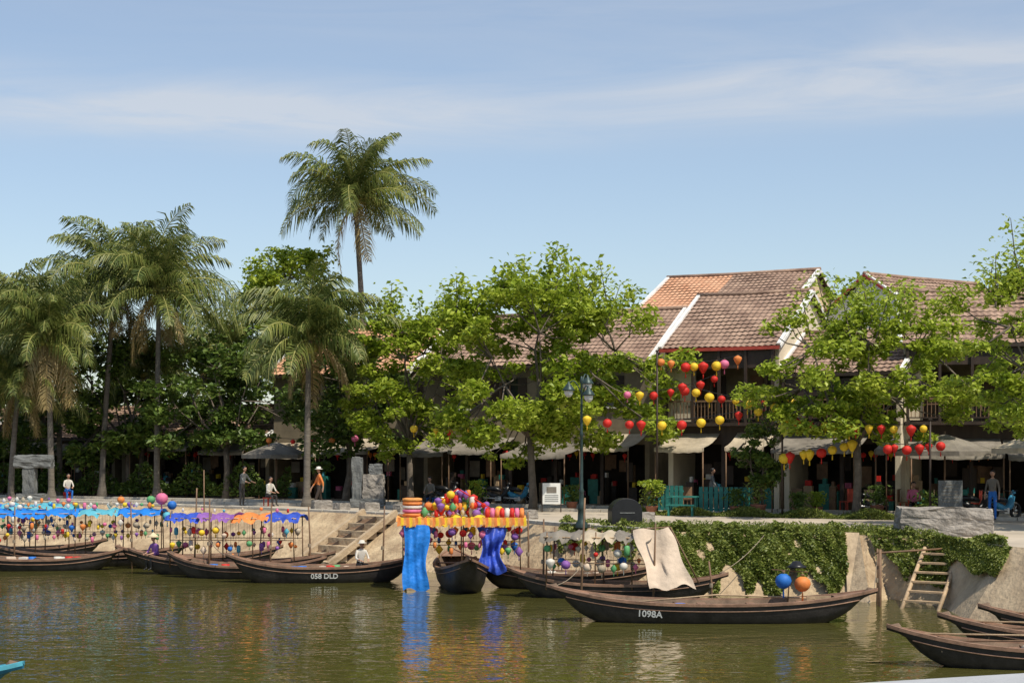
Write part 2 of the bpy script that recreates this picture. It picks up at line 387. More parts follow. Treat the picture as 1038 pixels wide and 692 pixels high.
palm('coconut_palm',(-22.9,78.5),(-23.1,78.5,9.8),38,4.5,3,(0,0),5)
palm('coconut_palm',(-27.0,82),(-26.2,82,10.4),38,4.7,4,(.1,0),5)
palm('coconut_palm',(-9.1,70),(-9.0,70,9.1),42,4.3,5,(0,0),3)
palm('coconut_palm',(-7.6,84),(-8.35,84,17.5),40,4.7,6,(.25,0),2,.19)
palm('coconut_palm',(-24.6,86),(-24.9,86,11),30,4.8,7,(0,0),3)
palm('coconut_palm',(-29.5,88),(-29.6,88,11.2),30,4.8,8,(0,0),3)
palm('coconut_palm',(-20.0,85),(-19.6,85,8.6),28,4.4,9,(0,0),3)
palm('coconut_palm',(-25.4,80),(-25.0,80,7.4),28,4.2,10,(0,0),3)
palm('coconut_palm',(-15.2,86),(-15.2,86,9.6),28,4.4,11,(0,0),3)
# ------------------------------------------------------------ houses
def slope(b,x0,x1,ya,za,yb,zb,k):
    Lr=math.hypot(yb-ya,zb-za); nr=max(2,int(Lr/.34)); per=.26; nc=int((x1-x0)/per*4)
    sy=(yb-ya)/Lr; sz=(zb-za)/Lr; ny,nz=-sz*(1 if sy>0 else -1),abs(sy)
    for i in range(nr):
        vs=[];fs=[]
        for e,lift in ((0,.035),(1,.0)):
            t=(i+e*1.08)/nr
            for j in range(nc+1):
                x=x0+(x1-x0)*j/nc; o=.04*(1,.5,0,.5)[j%4]+lift+.02*math.sin(x*1.3+i*.6)
                vs.append((x,ya+(yb-ya)*t+ny*o,za+(zb-za)*t+nz*o))
        for j in range(nc): fs.append((j,j+1,nc+2+j,nc+1+j))
        b.add(vs,fs,k)
def lantern(b,c,s,k,kind=0,tassel=True):
    if kind==0: pr=[(.12,.42),(.2,.4),(.40,.25),(.47,0),(.38,-.25),(.2,-.4),(.12,-.42)]
    elif kind==1: pr=[(.1,.5),(.42,.32),(.46,.15),(.3,-.2),(.12,-.48),(.08,-.5)]
    elif kind==2: pr=[(.08,.5),(.45,.0),(.08,-.5)]
    else: pr=[(.15,.5),(.27,.42),(.3,.0),(.27,-.42),(.15,-.5)]
    b.lathe([(r_*s,z*s) for r_,z in pr],c,k,12,.1)
    b.lathe([(.0,.5*s),(.1*s,.48*s),(.1*s,.56*s),(0,.56*s)],c,'woodM',6)
    if tassel: b.lathe([(.02*s,-.45*s),(.05*s,-.62*s),(.06*s,-.95*s),(0,-.95*s)],c,k,5)
def house(name,loc,th,W,D,eh,rise,wall,roof,style='windows',floor2=3.5,awn=None,ov=.55,seed=1,fascia='wood',verge='white',split=None,pier=0):
    r=random.Random(seed); e=empty(name,(loc[0],loc[1],GZ),rad(th))
    w=MB(); t=.22; lint='wood' if style=='balcony' else wall
    w.box((t/2,D/2,eh/2),(t,D,eh),wall); w.box((W-t/2,D/2,eh/2),(t,D,eh),wall); w.box((W/2,D-t/2,eh/2-.01),(W-2*t-.004,t,eh-.02),wall)
    for x in (0,W-t):
        w.add([(x,.0,eh+.002),(x+t,.0,eh+.002),(x+t,D,eh+.002),(x,D,eh+.002),(x,D/2,eh+rise-.05),(x+t,D/2,eh+rise-.05)],[(0,4,3),(1,2,5),(0,1,5,4),(3,4,5,2),(0,3,2,1)],wall)
    gh=min(2.75,eh-.3)
    w.box((W/2,t/2+.003,gh+(min(floor2,eh)-gh)/2),(W-2*t-.004,t,min(floor2,eh)-gh),lint)
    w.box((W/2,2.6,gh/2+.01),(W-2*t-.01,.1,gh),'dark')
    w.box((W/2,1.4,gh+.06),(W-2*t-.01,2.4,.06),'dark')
    npst=max(2,int(W/2.2))
    for i in range(1,npst): w.box((W*i/npst,.12,gh/2),(.16,.16,gh-.004),'wood')
    if eh>5:
        if style=='balcony':
            if pier: w.box((t+pier/2+.003,.2,(floor2+eh)/2+.1),(pier,.3,eh-floor2-.22),wall)
            w.box((W/2,.3,floor2+.08),(W-.02,1.7,.14),'wood')
            w.box((W/2,1.9,(floor2+eh)/2+.1),(W-2*t-.01,.1,eh-floor2-.2),'wallA')
            for i in range(npst*2+1):
                w.box((.12+(W-.24)*i/(npst*2),-.46,floor2+.15+(eh-floor2-.4)/2),(.11,.11,eh-floor2-.4),'wood')
            w.box((W/2,-.46,floor2+1.05),(W-.1,.07,.07),'woodM'); w.box((W/2,-.46,floor2+.3),(W-.1,.05,.05),'wood')
            w.box((W/2,-.40,eh-.75),(W-.1,.04,.7),'wood')
            nb=int(W/.16)
            for i in range(nb): w.box((.1+(W-.2)*i/nb,-.46,floor2+.67),(.03,.03,.7),'woodM')
            for i in range(npst):
                x=W*(i+.5)/npst; w.box((x-.35,1.82,floor2+1.2),(.6,.06,2.0),'woodM'); w.box((x+.4,1.82,floor2+1.2),(.6,.06,2.0),'wood')
                w.box((x,.3,floor2+.85),(.9,.6,.05),'woodM'); w.box((x,.3,floor2+.48),(.08,.08,.7),'wood')
                for sx in (-.75,.75): w.box((x+sx,.3,floor2+.6),(.4,.4,.05),'woodM'); w.box((x+sx*1.2,.3,floor2+.85),(.05,.4,.5),'woodM'); w.box((x+sx,.3,floor2+.37),(.34,.34,.4),'wood')
        else:
            nw=max(2,int(W/2.4)); zb=floor2+1.0; zt=min(eh-.5,zb+1.4); ww=1.0; gap=(W-2*t-nw*ww)/(nw+1)
            w.box((W/2,t/2,(floor2+zb)/2),(W-2*t-.004,t,zb-floor2),wall); w.box((W/2,t/2,(zt+eh)/2),(W-2*t-.004,t,eh-zt),wall)
            for i in range(nw+1): w.box((t+gap/2+i*(gap+ww),t/2,(zb+zt)/2),(gap,t-.004,zt-zb),wall)
            for i in range(nw):
                x=t+gap+ww/2+i*(gap+ww); w.box((x,.16,(zb+zt)/2),(ww,.03,zt-zb),'glass')
                for sx in (-1,1): w.box((x+sx*(ww/2+.24),-.035,(zb+zt)/2),(.46,.05,zt-zb),'wood'); w.box((x+sx*(ww/2-.03),.1,(zb+zt)/2),(.05,.06,zt-zb),'woodM')
                w.box((x,.1,(zb+zt)/2),(.05,.05,zt-zb),'woodM'); w.box((x,-.06,zb-.05),(ww+.2,.16,.08),'white')
    w.build('walls',parent=e)
    rb=MB(); yo=ov*rise/(D/2)
    if split:
        slope(rb,-.2,split,-ov,eh-yo+.08,D/2,eh+rise+.08,'tileO'); slope(rb,split+.01,W+.2,-ov,eh-yo+.08,D/2,eh+rise+.08,roof)
    else: slope(rb,-.2,W+.2,-ov,eh-yo+.08,D/2,eh+rise+.08,roof)
    slope(rb,-.2,W+.2,D+ov,eh-yo+.08,D/2,eh+rise+.08,roof)
    rb.add([(-.2,-ov,eh-yo+.03),(W+.2,-ov,eh-yo+.03),(W+.2,D/2,eh+rise+.03),(-.2,D/2,eh+rise+.03),(-.2,D+ov,eh-yo+.03),(W+.2,D+ov,eh-yo+.03)],[(0,1,2,3),(3,2,5,4)],'wood')
    rb.box((W/2,-ov,eh-yo+.02),(W+.4,.05,.14),fascia)
    rb.tube([(-.25,D/2,eh+rise+.15),(W*.4,D/2,eh+rise+.12),(W+.25,D/2,eh+rise+.15)],.10,'tile',8)
    ang=math.atan2(rise,D/2); sl=math.hypot(D/2+ov,rise+yo)
    for x in (-.16,W+.16):
        for s in (-1,1):
            yc=D/2+s*(D/2+ov)/2; zc=eh+(rise-yo)/2+.15
            rb.box((x,yc,zc),(.16,sl,.10),'white',tilt=(-s*ang,'X'))
            rb.box((x+(.09 if x>0 else -.09),yc,zc-.10),(.03,sl,.12),verge,tilt=(-s*ang,'X'))
    rb.build('roof',parent=e)
    g=MB()
    cols=['woodM','woodL','red','wood','teal','beige','yellow','pink','cyan','white']
    for i in range(int(W*2.8)):
        x=r.uniform(.4,W-.4); y=r.uniform(.2,2.3); h=r.uniform(.3,1.3)
        g.box((x,y,h/2),(r.uniform(.2,.6),r.uniform(.2,.5),h),r.choice(['wood','woodM','wood','wood','dark','teal','woodL']))
        g.box((x,y,h+.12),(r.uniform(.1,.3),.2,.22),r.choice(cols))
    for i in range(int(W*1.2)):
        lantern(g,(r.uniform(.5,W-.5),r.uniform(-.4,1.5),gh-.35-r.random()*.2),.26,r.choice(['red','yellow','red','orange']),r.choice([0,1]))
    for i in range(int(W)):
        g.box((r.uniform(.5,W-.5),r.uniform(.6,2.2),r.uniform(1.2,2.)),(r.uniform(.3,.6),.04,r.uniform(.4,.9)),r.choice(['woodM','wood','wood','greycan']))
    g.build('shop_goods',parent=e)
    if awn:
        a=MB(); x=0.15
        while x<W-.5:
            ww=min(r.uniform(2.0,3.8),W-x-.1); dz=r.uniform(-.25,.15); dep=r.uniform(1.3,2.5); k=r.choice(awn)
            nseg=10; vs=[];fs=[]
            for j in range(nseg+1):
                xx=x+ww*j/nseg
                for q in range(5):
                    t2=q/4; vs.append((xx,-.02-dep*t2,gh+.35+dz-.6*t2-.09*math.sin(math.pi*t2)*(1+.4*math.sin(j*1.3))-.05*math.sin(math.pi*j/nseg)*t2))
                vs.append((xx,-.03-dep,gh+.35+dz-.6-.16-.03*(j%2)-.05*math.sin(math.pi*j/nseg)))
            for j in range(nseg):
                for q in range(5): o=j*6+q; fs.append((o,o+6,o+7,o+1))
            a.add(vs,fs,k,True)
            for xx in (x+.05,x+ww-.05): a.tube([(xx,-dep,0),(xx,-dep,gh-.27+dz)],.03,'woodM',6)
            x+=ww+r.uniform(.05,.8)
        a.build('awning',parent=e)
    return e
A1=['beige','greycan','greycan','greycan']  # mostly the darker canvas: tree shade put into the awning colour
house('tiled_shophouse',(6.67,67.3),-28,4.9,8,7.0,2.3,'wallC','tile','balcony',awn=['beige'],seed=1,fascia='redpaint',pier=.9)
house('tiled_shophouse',(6.3,77.4),-28,7.6,8,9.3,1.9,'wallY','tile','windows',seed=2,split=3.4)
house('tiled_shophouse',(18.9,73),35,8,6.5,8.8,2.0,'wallB','tile','windows',seed=3,fascia='redpaint',verge='redpaint')
house('tiled_shophouse',(15.75,63.4),-12,5.2,6,7.0,2.0,'wallC','tile','balcony',awn=['greycan','beige'],seed=4,pier=.5)
house('tiled_shophouse',(21.2,61.8),-12,8,6,7.5,2.2,'wallY','tile','balcony',awn=A1,seed=14)
house('tiled_shophouse',(11.2,64.95),-28,4.8,6.5,5.8,1.6,'wallC','tile','balcony',awn=['greycan'],seed=5,pier=.6)
house('tiled_shophouse',(-4.3,76.9),-28,11.9,8,6.7,2.4,'wallA','tile','windows',awn=A1,seed=6)
house('tiled_shophouse',(-12.4,82.2),-28,8.4,8,6.6,2.5,'wallA','tileO','windows',awn=A1,seed=7)
house('low_shop',(-21.5,87),-28,10,7,3.3,1.5,'wallA','tile','shop',awn=A1,seed=8)
house('low_shop',(-30.8,92),-28,10,7,3.3,1.5,'wallA','tile','shop',awn=A1,seed=9)
house('low_shop',(-40.2,97),-28,10,7,3.3,1.5,'wallA','tile','shop',awn=A1,seed=10)
# ------------------------------------------------------------ lantern strings
def lstring(a,c,n,cols,sag=.3,s=.42,seed=1):
    r=random.Random(seed); b=MB(); A=Vector(a);C=Vector(c); P=[]
    for i in range(17):
        t=i/16; P.append(A.lerp(C,t)-Vector((0,0,4*sag*t*(1-t))))
    b.tube(P,.012,'black',4)
    for i in range(n):
        t=(i+.5+r.uniform(-.25,.25))/n; p=A.lerp(C,t)-Vector((0,0,4*sag*t*(1-t))); ss=s*r.uniform(.8,1.15)
        lantern(b,(p.x,p.y,p.z-ss*.55),ss,cols[r.randrange(len(cols))],r.choice([0,0,1]))
    return b.build('string_of_lanterns')
YR=['yellow','yellow','red']; 
lstring((10.1,59,5.5),(14.6,55.5,5.15),12,['yellow','yellow','yellow','red'],.12,.36,1)
lstring((9.9,59,4.15),(12.7,58.0,4.7),8,YR,.1,.40,2)
lstring((2.6,60,5.6),(10.1,59,6.1),11,YR,.45,.38,3)
lstring((5.7,62,7.9),(9.0,62,8.0),8,['red','yellow','pink','orange'],.25,.40,4)
lstring((6.4,62,7.0),(11.0,61,6.3),9,YR,.35,.38,5)
lstring((13.1,56,4.5),(15.2,55.5,4.6),6,['yellow','red'],.1,.36,6)
lstring((4.3,62,6.6),(8.2,62,7.3),7,['red','yellow','pink'],.3,.38,7)
lstring((-4.5,68,5.4),(-.5,64,5.5),5,['yellow','red','lwhite'],.3,.32,8)
lstring((-12,75,4.9),(-7,73,5.0),5,['orange','pink','red'],.2,.32,9)
for x,y,h in ((10.1,59,6.4),(5.7,62,8.1),(14.7,55.5,5.3)):
    b=MB(); b.tube([(x,y,GZ),(x,y,h)],.04,'wood',8); b.box((x,y,h+.02),(.12,.12,.06),'wood'); b.build('lantern_post')
# ------------------------------------------------------------ street lamp
b=MB(); 
b.lathe([(.2,0),(.2,.12),(.13,.2),(.12,.5),(.15,.55),(.085,.7),(.07,1.0),(.09,1.05),(.055,1.12),(.042,2.6),(.065,2.65),(.04,2.72),(.036,4.1),(.06,4.15),(.03,4.3),(0,4.32)],(0,0,0),'metalG',14)
for a,h in ((rad(175),4.05),(rad(-60),3.9),(rad(60),4.25)):
    dx,dy=math.cos(a),math.sin(a); P=[]
    for i in range(9):
        t=i/8; P.append((dx*.42*t,dy*.42*t,h-.25+.38*math.sin(t*math.pi*.75)))
    b.tube(P,.02,'metalG',6); c=(dx*.42,dy*.42,h)
    b.lathe([(.02,.12),(.05,.05),(.12,-.02),(.2,-.12),(.205,-.15),(.18,-.15)],c,'metalG',14)
    b.lathe([(.15,-.14),(.14,-.24),(.08,-.32),(0,-.34)],c,'lampglass',12)
o=b.build('street_lamp',(2.26,51.3,GZ),0); o.scale=(1,1,1.14)
# ------------------------------------------------------------ boats
def hullfn(L,W,Hh):
    def f(t):
        s=abs(t); hw=W/2*max(0,1-s**2.4)**.85+.025; zr=Hh+ (.42 if t<0 else .34)*s**2.6
        zb=-.18+(zr+.12)*s**5; xr=t*L/2; xb=t*L/2*.94
        return hw,zr,zb,xr,xb
    return f
def hull(e,L,W,Hh,hk='hull',nm='hull',rk='rail'):
    b=MB(); f=hullfn(L,W,Hh); n=36; rows=[]
    for i in range(n+1):
        t=-1+2*i/n; hw,zr,zb,xr,xb=f(t)
        rows.append([(xr,-hw,zr),(xr*.985+xb*.015,-hw*.97,zr-.1),(xb*.5+xr*.5,-hw*.86,zb+(zr-zb)*.45),(xb,-hw*.62,zb+.05),(xb,0,zb),(xb,hw*.62,zb+.05),(xb*.5+xr*.5,hw*.86,zb+(zr-zb)*.45),(xr,hw*.97,zr-.1),(xr,hw,zr)])
    vs=[p for r_ in rows for p in r_]; k=9
    fs=[(i*k+j,(i+1)*k+j,(i+1)*k+j+1,i*k+j+1) for i in range(n) for j in range(k-1)]
    b.add(vs,fs,hk,True)
    rows=[]
    for i in range(n+1):
        t=-1+2*i/n; hw,zr,zb,xr,xb=f(t); h2=max(hw-.05,.003)
        rows.append([(xr,-h2,zr-.01),(xb,-h2*.7,max(zb+.1,.02)),(xb,h2*.7,max(zb+.1,.02)),(xr,h2,zr-.01)])
    vs=[p for r_ in rows for p in r_]; k=4
    b.add(vs,[(i*k+j,i*k+j+1,(i+1)*k+j+1,(i+1)*k+j) for i in range(n) for j in range(3)],'inner')
    for sg in (-1,1):
        vs=[]
        for i in range(n+1):
            t=-1+2*i/n; hw,zr,zb,xr,xb=f(t)
            for dw,dz in ((.025,-.05),(.03,.02),(-.05,.025),(-.055,-.03)): vs.append((xr,sg*(hw+dw) if hw>.06 else sg*(hw+max(dw,0)),zr+dz))
        b.add(vs,[(i*4+j,(i+1)*4+j,(i+1)*4+(j+1)%4,i*4+(j+1)%4) for i in range(n) for j in range(4)],rk)
        P=[]
        for i in range(2,n-1):
            t=-1+2*i/n; hw,zr,zb,xr,xb=f(t); P.append((xr*.99,sg*(hw*.935+.012),zr-.17))
        b.tube(P,.016,rk,5)
    for t in (-.62,-.34,-.05,.25,.55):
        hw,zr,zb,xr,xb=f(t); b.box((xr,0,zr-.1),(.2,2*hw-.12,.035),'rail')
    for sg in (-1,1):
        vs=[];
        for q in (.74,.82,.9,.97):
            hw,zr,zb,xr,xb=f(sg*q); vs+=[(xr,-hw+.03,zr-.012),(xr,hw-.03,zr-.012)]
        b.add(vs,[(0,1,3,2),(2,3,5,4),(4,5,7,6)],rk)
    for t in (-.45,-.3,-.15,0,.15,.3,.45): b.box((t*L/2,0,.1),(L*.07,W*.5,.03),'woodL' if R.random()<.3 else 'inner')
    return b.build(nm,parent=e)
def hulltext(e,txt,t,L,W,Hh,size=.2,drop=.27):
    f=hullfn(L,W,Hh)
    def P(t,dz):
        hw,zr,zb,xr,xb=f(t); z1=zr-.1; z0=zb+(zr-zb)*.45; a=(z1-(zr-dz))/(z1-z0); return Vector((xr,-(hw*.97*(1-a)+hw*.86*a),zr-dz))
    a=P(t-.05,drop); c=P(t+.05,drop); u=P(t,drop-.08)-P(t,drop+.02)
    x=(c-a).normalized(); y=(u-x*u.dot(x)).normalized(); z=x.cross(y)
    cu=bpy.data.curves.new('registration_number','FONT'); cu.body=txt; cu.size=size; cu.align_x='CENTER'; cu.align_y='CENTER'; cu.extrude=.004; cu.offset=.004
    cu.materials.append(M['signwhite'])
    o=bpy.data.objects.new('registration_number',cu); scene.collection.objects.link(o); o.parent=e
    m=Matrix((x,y,z)).transposed().to_4x4(); m.translation=P(t,drop)+z*.025; o.matrix_local=m
CO=['red','yellow','orange','pink','blue','cyan','green','purple','lwhite','lwhite','yellow','pink','orange','beige','tan']
def tarp(b,x0,x1,y0,y1,z,k,seed=0,nx=16,sag=.10,skirt=.16):
    r=random.Random(seed); vs=[];ny=6
    for i in range(nx+1):
        for j in range(ny+1):
            x=x0+(x1-x0)*i/nx; y=y0+(y1-y0)*j/ny
            zz=z+.07*math.sin(math.pi*j/ny)-sag*abs(math.sin(i/nx*math.pi*2+seed))+r.uniform(-.03,.03)
            if j in(0,ny): zz-=skirt*(.4+.9*r.random())
            vs.append((x,y+r.uniform(-.04,.04),zz))
    b.add(vs,[(i*(ny+1)+j,(i+1)*(ny+1)+j,(i+1)*(ny+1)+j+1,i*(ny+1)+j+1) for i in range(nx) for j in range(ny)],k,True)
def canopy(e,x0,x1,w,z,kroof,seed=1,rows=((.25,0),(.62,.1)),top=0,s=.2,dens=.27,kcols=None):
    r=random.Random(seed); b=MB(); n=max(2,int((x1-x0)/1.3)); kcols=kcols or CO
    for i in range(n+1):
        x=x0+(x1-x0)*i/n
        for y in (-w/2,w/2): b.tube([(x+r.uniform(-.08,.08),y*.85,.25),(x,y,z+r.uniform(0,.25))],.022,'woodM',6)
        b.tube([(x,-w/2-.1,z),(x,w/2+.1,z)],.02,'woodL',5)
    for y in (-w/2,w/2): b.tube([(x0-.1,y,z-.02),(x1+.1,y,z-.02)],.022,'woodL',5); b.tube([(x0,y*.95,z-.75),(x1,y*.95,z-.75)],.014,'woodM',5)
    b.build('canopy_frame',parent=e)
    b=MB(); 
    if isinstance(kroof,str): kroof=[kroof]
    m=len(kroof)
    for i,k in enumerate(kroof):
        a=x0-.2+(x1-x0+.4)*i/m; c=x0-.2+(x1-x0+.4)*(i+1)/m+(.1 if i<m-1 else 0); tarp(b,a,c,-w/2-.2,w/2+.2,z+.09+.006*i,k,seed+i)
    b.build('canopy_cloth',parent=e)
    b=MB()
    for y in (-w/2-.05,0,w/2+.05):
        for dz,sh in rows:
            x=x0+sh
            while x<x1:
                ss=s*r.uniform(.6,1.25); q=r.uniform(-.05,.2); lantern(b,(x,y+r.uniform(-.1,.1),z-dz-q),ss,r.choice(kcols),r.randrange(4)); b.tube([(x,y,z-dz-q+ss*.4),(x,y,z)],.004,'black',3,False); x+=dens*r.uniform(.6,1.8)
    for i in range(top):
        x=x0+(x1-x0)*(i+.5)/top+r.uniform(-.08,.08); lantern(b,(x,r.choice([-w/3,0,w/3]),z+.22+r.uniform(-.02,.1)),.17*r.uniform(.6,1.4),r.choice(kcols),r.randrange(4),False)
    b.build('hanging_lanterns',parent=e)
def clutter(e,x0,x1,z,n,seed):
    r=random.Random(seed); b=MB()
    for i in range(n):
        x=r.uniform(x0,x1); y=r.uniform(-.35,.35); q=r.random()
        if q<.4: b.box((x,y,z+.1),(r.uniform(.2,.45),.3,.2),r.choice(['tan','woodM','blue','lwhite','woodL','beige']),rz=r.random()*3,taper=.85)
        elif q<.7: b.lathe([(.0,0),(.1,0),(.14,.22),(.12,.22),(.09,.03)],(x,y,z),r.choice(['red','blue','green','lwhite','black']),12)
        else: b.lathe([(.18,0),(.2,.06),(.17,.14),(.08,.2),(0,.21)],(x,y,z),r.choice(['beige','tan','greycan','orange','wood']),9,.12)
    b.build('cargo',parent=e)
e=empty('wooden_sampan',(4.95,39.2,0),rad(-2)); hull(e,8.2,1.5,.48); hulltext(e,'1098A',-.38,8.2,1.5,.48,.23)
b=MB()
b.tube([(1.9,.1,.45),(1.95,.1,1.2)],.018,'woodM',6); lantern(b,(1.78,0,1.0),.44,'blue',0); lantern(b,(2.25,0,.93),.44,'orange',0); b.tube([(1.5,.1,1.28),(2.4,.1,1.22)],.014,'woodM',5)
b.lathe([(0,.12),(.1,.1),(.16,.02),(.26,-.03),(.24,-.05),(0,-.02)],(2.12,.1,1.38),'black',12)
b.build('lantern_rack',parent=e)
b=MB(); b.tube([(-1.9,.2,.45),(.2,.45,.62),(2.6,.3,.55)],.022,'woodL',6); b.box((2.7,.3,.54),(.6,.02,.14),'woodL'); b.build('oar',parent=e)
clutter(e,-2.6,-.6,.25,7,5); r=random.Random(3)
e=empty('wooden_sampan',(-6.1,50.9,0),rad(6)); hull(e,6.2,1.4,.5); hulltext(e,'058 DLD',.02,6.2,1.4,.5,.23); clutter(e,-1.8,1.0,.3,9,6)
vendor_boat=e
e=empty('lantern_boat',(-9.6,54,0),rad(-4)); hull(e,7.2,1.4,.45); canopy(e,-1.9,2.3,1.5,1.95,['tarpR','purple','orange','tarpR'],21,((.45,0),(.9,.1)),8,.22,.4); lb=e
e=empty('wooden_sampan',(-8.8,52.3,0),rad(-12)); hull(e,5.6,1.3,.42); clutter(e,-1.8,1.8,.25,8,7)
e=empty('lantern_boat',(-15.6,58,0),rad(2)); hull(e,7.6,1.5,.45); canopy(e,-3.1,2.6,1.5,1.95,['tarpB','tarpB','cyan','tarpB'],31,((.35,0),(.78,.1)),34,.2,.33)
b=MB(); lantern(b,(2.75,-.2,2.45),.5,'pink',0); lantern(b,(3.05,.2,2.2),.38,'blue',0); lantern(b,(2.3,.1,2.4),.35,'green',0); lantern(b,(1.2,.1,2.40),.30,'orange',0); lantern(b,(2.95,-.2,1.8),.4,'cyan',0); b.tube([(2.7,0,.4),(2.7,0,2.8)],.02,'woodM',5); b.build('big_lanterns',parent=e)
e=empty('lantern_boat',(-19.5,61,0),rad(8)); hull(e,7.6,1.5,.45); canopy(e,-2.6,2.4,1.5,2.05,['tarpB','cyan'],33,((.35,0),(.78,.1)),16,.2,.34)
e=empty('wooden_sampan',(-16.8,55.8,0),rad(4)); hull(e,6,1.3,.4); clutter(e,-1.8,1.8,.25,8,8)
e=empty('wooden_sampan',(-11.3,57.2,0),rad(14)); hull(e,6,1.3,.42); clutter(e,-1.8,1.8,.25,6,18)
# decorated boat centre
BR=97
e=empty('decorated_lantern_boat',(-1.6,48.9,0),rad(BR)); hull(e,6.4,1.55,.66)
ce=empty('canopy',(.15,-.05,0),rad(-BR)); ce.parent=e
canopy(ce,-1.75,1.8,1.9,2.1,['tarpO','yellow','tarpO'],41,((.32,0),(.75,.1)),0,.24,.3,['red','pink','orange','blue','green','purple','yellow'])
b=MB(); r=random.Random(12)
for j in range(44):
    x=-1.9+3.9*j/44; q=r.uniform(-.04,.04); b.add([(x,-1.2,2.20),(x+.09,-1.22,2.20),(x+.105,-1.24-.03*(j%2),1.96+q),(x-.01,-1.24,1.93+q)],[(0,1,2,3)],['orange','yellow','tarpO'][j%3])
for i in range(24):
    x=-1.1+2.6*i/24; q=abs(x+.1)/1.3; hgt=.8*max(0,1-q*1.05)
    for k in range(1+int(hgt/.2)):
        lantern(b,(x+r.uniform(-.06,.06),r.uniform(-.7,.2),2.32+k*.19+r.uniform(-.05,.05)),.25*r.uniform(.7,1.25),r.choice(['red','pink','orange','red','green','purple','lwhite','yellow']),r.randrange(4),False)
for k in range(5): b.lathe([(.2,.0),(.31,.02),(.31,.1),(.2,.12)],(-1.5,-.6,2.2+.115*k),['orange','pink','lwhite','orange','tarpO'][k],14,.05)
for k in range(8): b.lathe([(.1,.0),(.18,.02),(.18,.12),(.1,.14)],(.75+.15*k,-.95,2.3),['red','pink','orange','red','lwhite','red','pink','orange'][k],12,mt=Matrix.Rotation(rad(90),3,'Y'))
for sx in (-1,1): b.tube([(sx*1.3,-.4,2.2),(-.1,-.4,3.05)],.02,'red',5)
b.build('roof_lanterns',parent=ce)
def curtain(par,x0,x1,y,z0,z1,k,nm,gather=1.,n=40,amp=.06):
    b=MB(); vs=[];m=12
    for i in range(n+1):
        for j in range(m+1):
            t=j/m; u=i/n; xc=(x0+x1)/2; ww=(x1-x0)*(1-(1-gather)*math.sin(math.pi*t)+.06*math.sin(t*9)); x=xc+(u-.5)*ww+.04*math.sin(t*7)
            vs.append((x,y+amp*.35*math.sin(u*19+math.sin(t*6)*1.5)+amp*.8*math.sin(u*7+t*6)+amp*.6*math.sin(t*11+u*3)-.25*t,z1+(z0-z1)*t+.07*math.sin(u*7)*t))
    b.add(vs,[(i*(m+1)+j,(i+1)*(m+1)+j,(i+1)*(m+1)+j+1,i*(m+1)+j+1) for i in range(n) for j in range(m)],k,True)
    return b.build(nm,parent=par)
curtain(ce,-1.72,-.95,-1.25,.02,1.98,'tarpB','blue_curtain',.92)
curtain(ce,.5,1.4,-1.15,.55,1.9,'tarpR','furled_blue_tarp',.65,amp=.14)
e=empty('wooden_sampan',(1.6,48.3,0),rad(-16)); hull(e,6.0,1.4,.5); clutter(e,-1.8,1.8,.3,9,9)
e=empty('lantern_boat',(3.0,45.4,0),rad(-10)); hull(e,6.4,1.4,.42); canopy(e,-1.9,.9,1.5,1.78,['greycan','beige','greycan'],51,((.3,0),(.72,.1)),0,.24,.34)
b=MB(); vs=[]; n=18
A=[Vector((.55,-.75,1.98)),Vector((1.55,-.75,2.06)),Vector((2.35,-1.75,.5)),Vector((1.15,-1.75,.42))]
for i in range(n+1):
    for j in range(n+1):
        u=i/n;v=j/n; p=A[0].lerp(A[1],u).lerp(A[3].lerp(A[2],u),v); p=p+Vector((.04*math.sin(v*8)*(1 if u>.5 else -1),-.05*math.sin(u*9+v*4)-.04*math.sin(v*9+u*2),.04*math.sin(u*7+v*3)-.14*math.sin(v*3.14)*math.sin(u*3.14)+(.05*math.sin(u*11) if v>.9 else 0))); vs.append(p)
b.add(vs,[(i*(n+1)+j,(i+1)*(n+1)+j,(i+1)*(n+1)+j+1,i*(n+1)+j+1) for i in range(n) for j in range(n)],'tan',True)
b.tube([(.52,-.7,.3),(.52,-.7,2.0),(1.6,-.7,2.08)],.025,'woodM',6); b.tube([(1.6,-.7,2.08),(2.4,-.6,.5)],.025,'woodM',6)
b.build('tan_tarpaulin',parent=e)
for i,(x,y,a) in enumerate(((11.3,30.9,-5),(12.9,33.0,-8),(14.3,34.8,-9))):
    e=empty('wooden_sampan',(x,y,0),rad(a)); hull(e,7.8,1.35,.38)
    b=MB(); b.box((-2.4,0,.33),(1.0,.7,.03),'woodL'); b.box((-1,0,.36),(.5,.8,.04),'woodM'); b.tube([(-3.2,.3,.6),(0,.5,.55),(2,.4,.55)],.02,'woodL',6); b.tube([(-2.8,-.2,.5),(.5,-.4,.6)],.018,'woodM',6)
    b.build('oar_and_seats',parent=e); clutter(e,-2,1.5,.28,8,60+i)
e=empty('wooden_sampan',(-11.85,26.0,0),rad(-4)); hull(e,7.8,1.3,.46,'hullB',rk='cyan')
for px,py,h,tx in [(10.0,43.3,1.55,.02),(1.75,41.2,3.0,.15),(-12.9,66,3.4,.02),(-10.2,53,2.6,.05),(-13.6,56.5,2.4,-.05),(-4.3,52,2.4,.1),(-3.4,50.5,1.9,-.05),(.5,49.5,2.3,0),(.9,46.8,2.2,.04),(5.5,43.3,1.2,-.1),(-8,52,2.5,.08),(-18,57,2.2,.05),(-11.2,55.5,2.9,.12),(3.9,44,2.2,.1),(-6.9,54,2.3,-.06)]:
    b=MB(); b.tube([(0,0,-1),(tx*.5+.02,0,h*.5),(tx,0,h)],[.035,.03,.024],'woodM',7); b.lathe([(.05,0),(.055,.06),(.05,.12)],(tx*.4,0,h*.4),'rope',8); b.build('mooring_pole',(px,py,0))
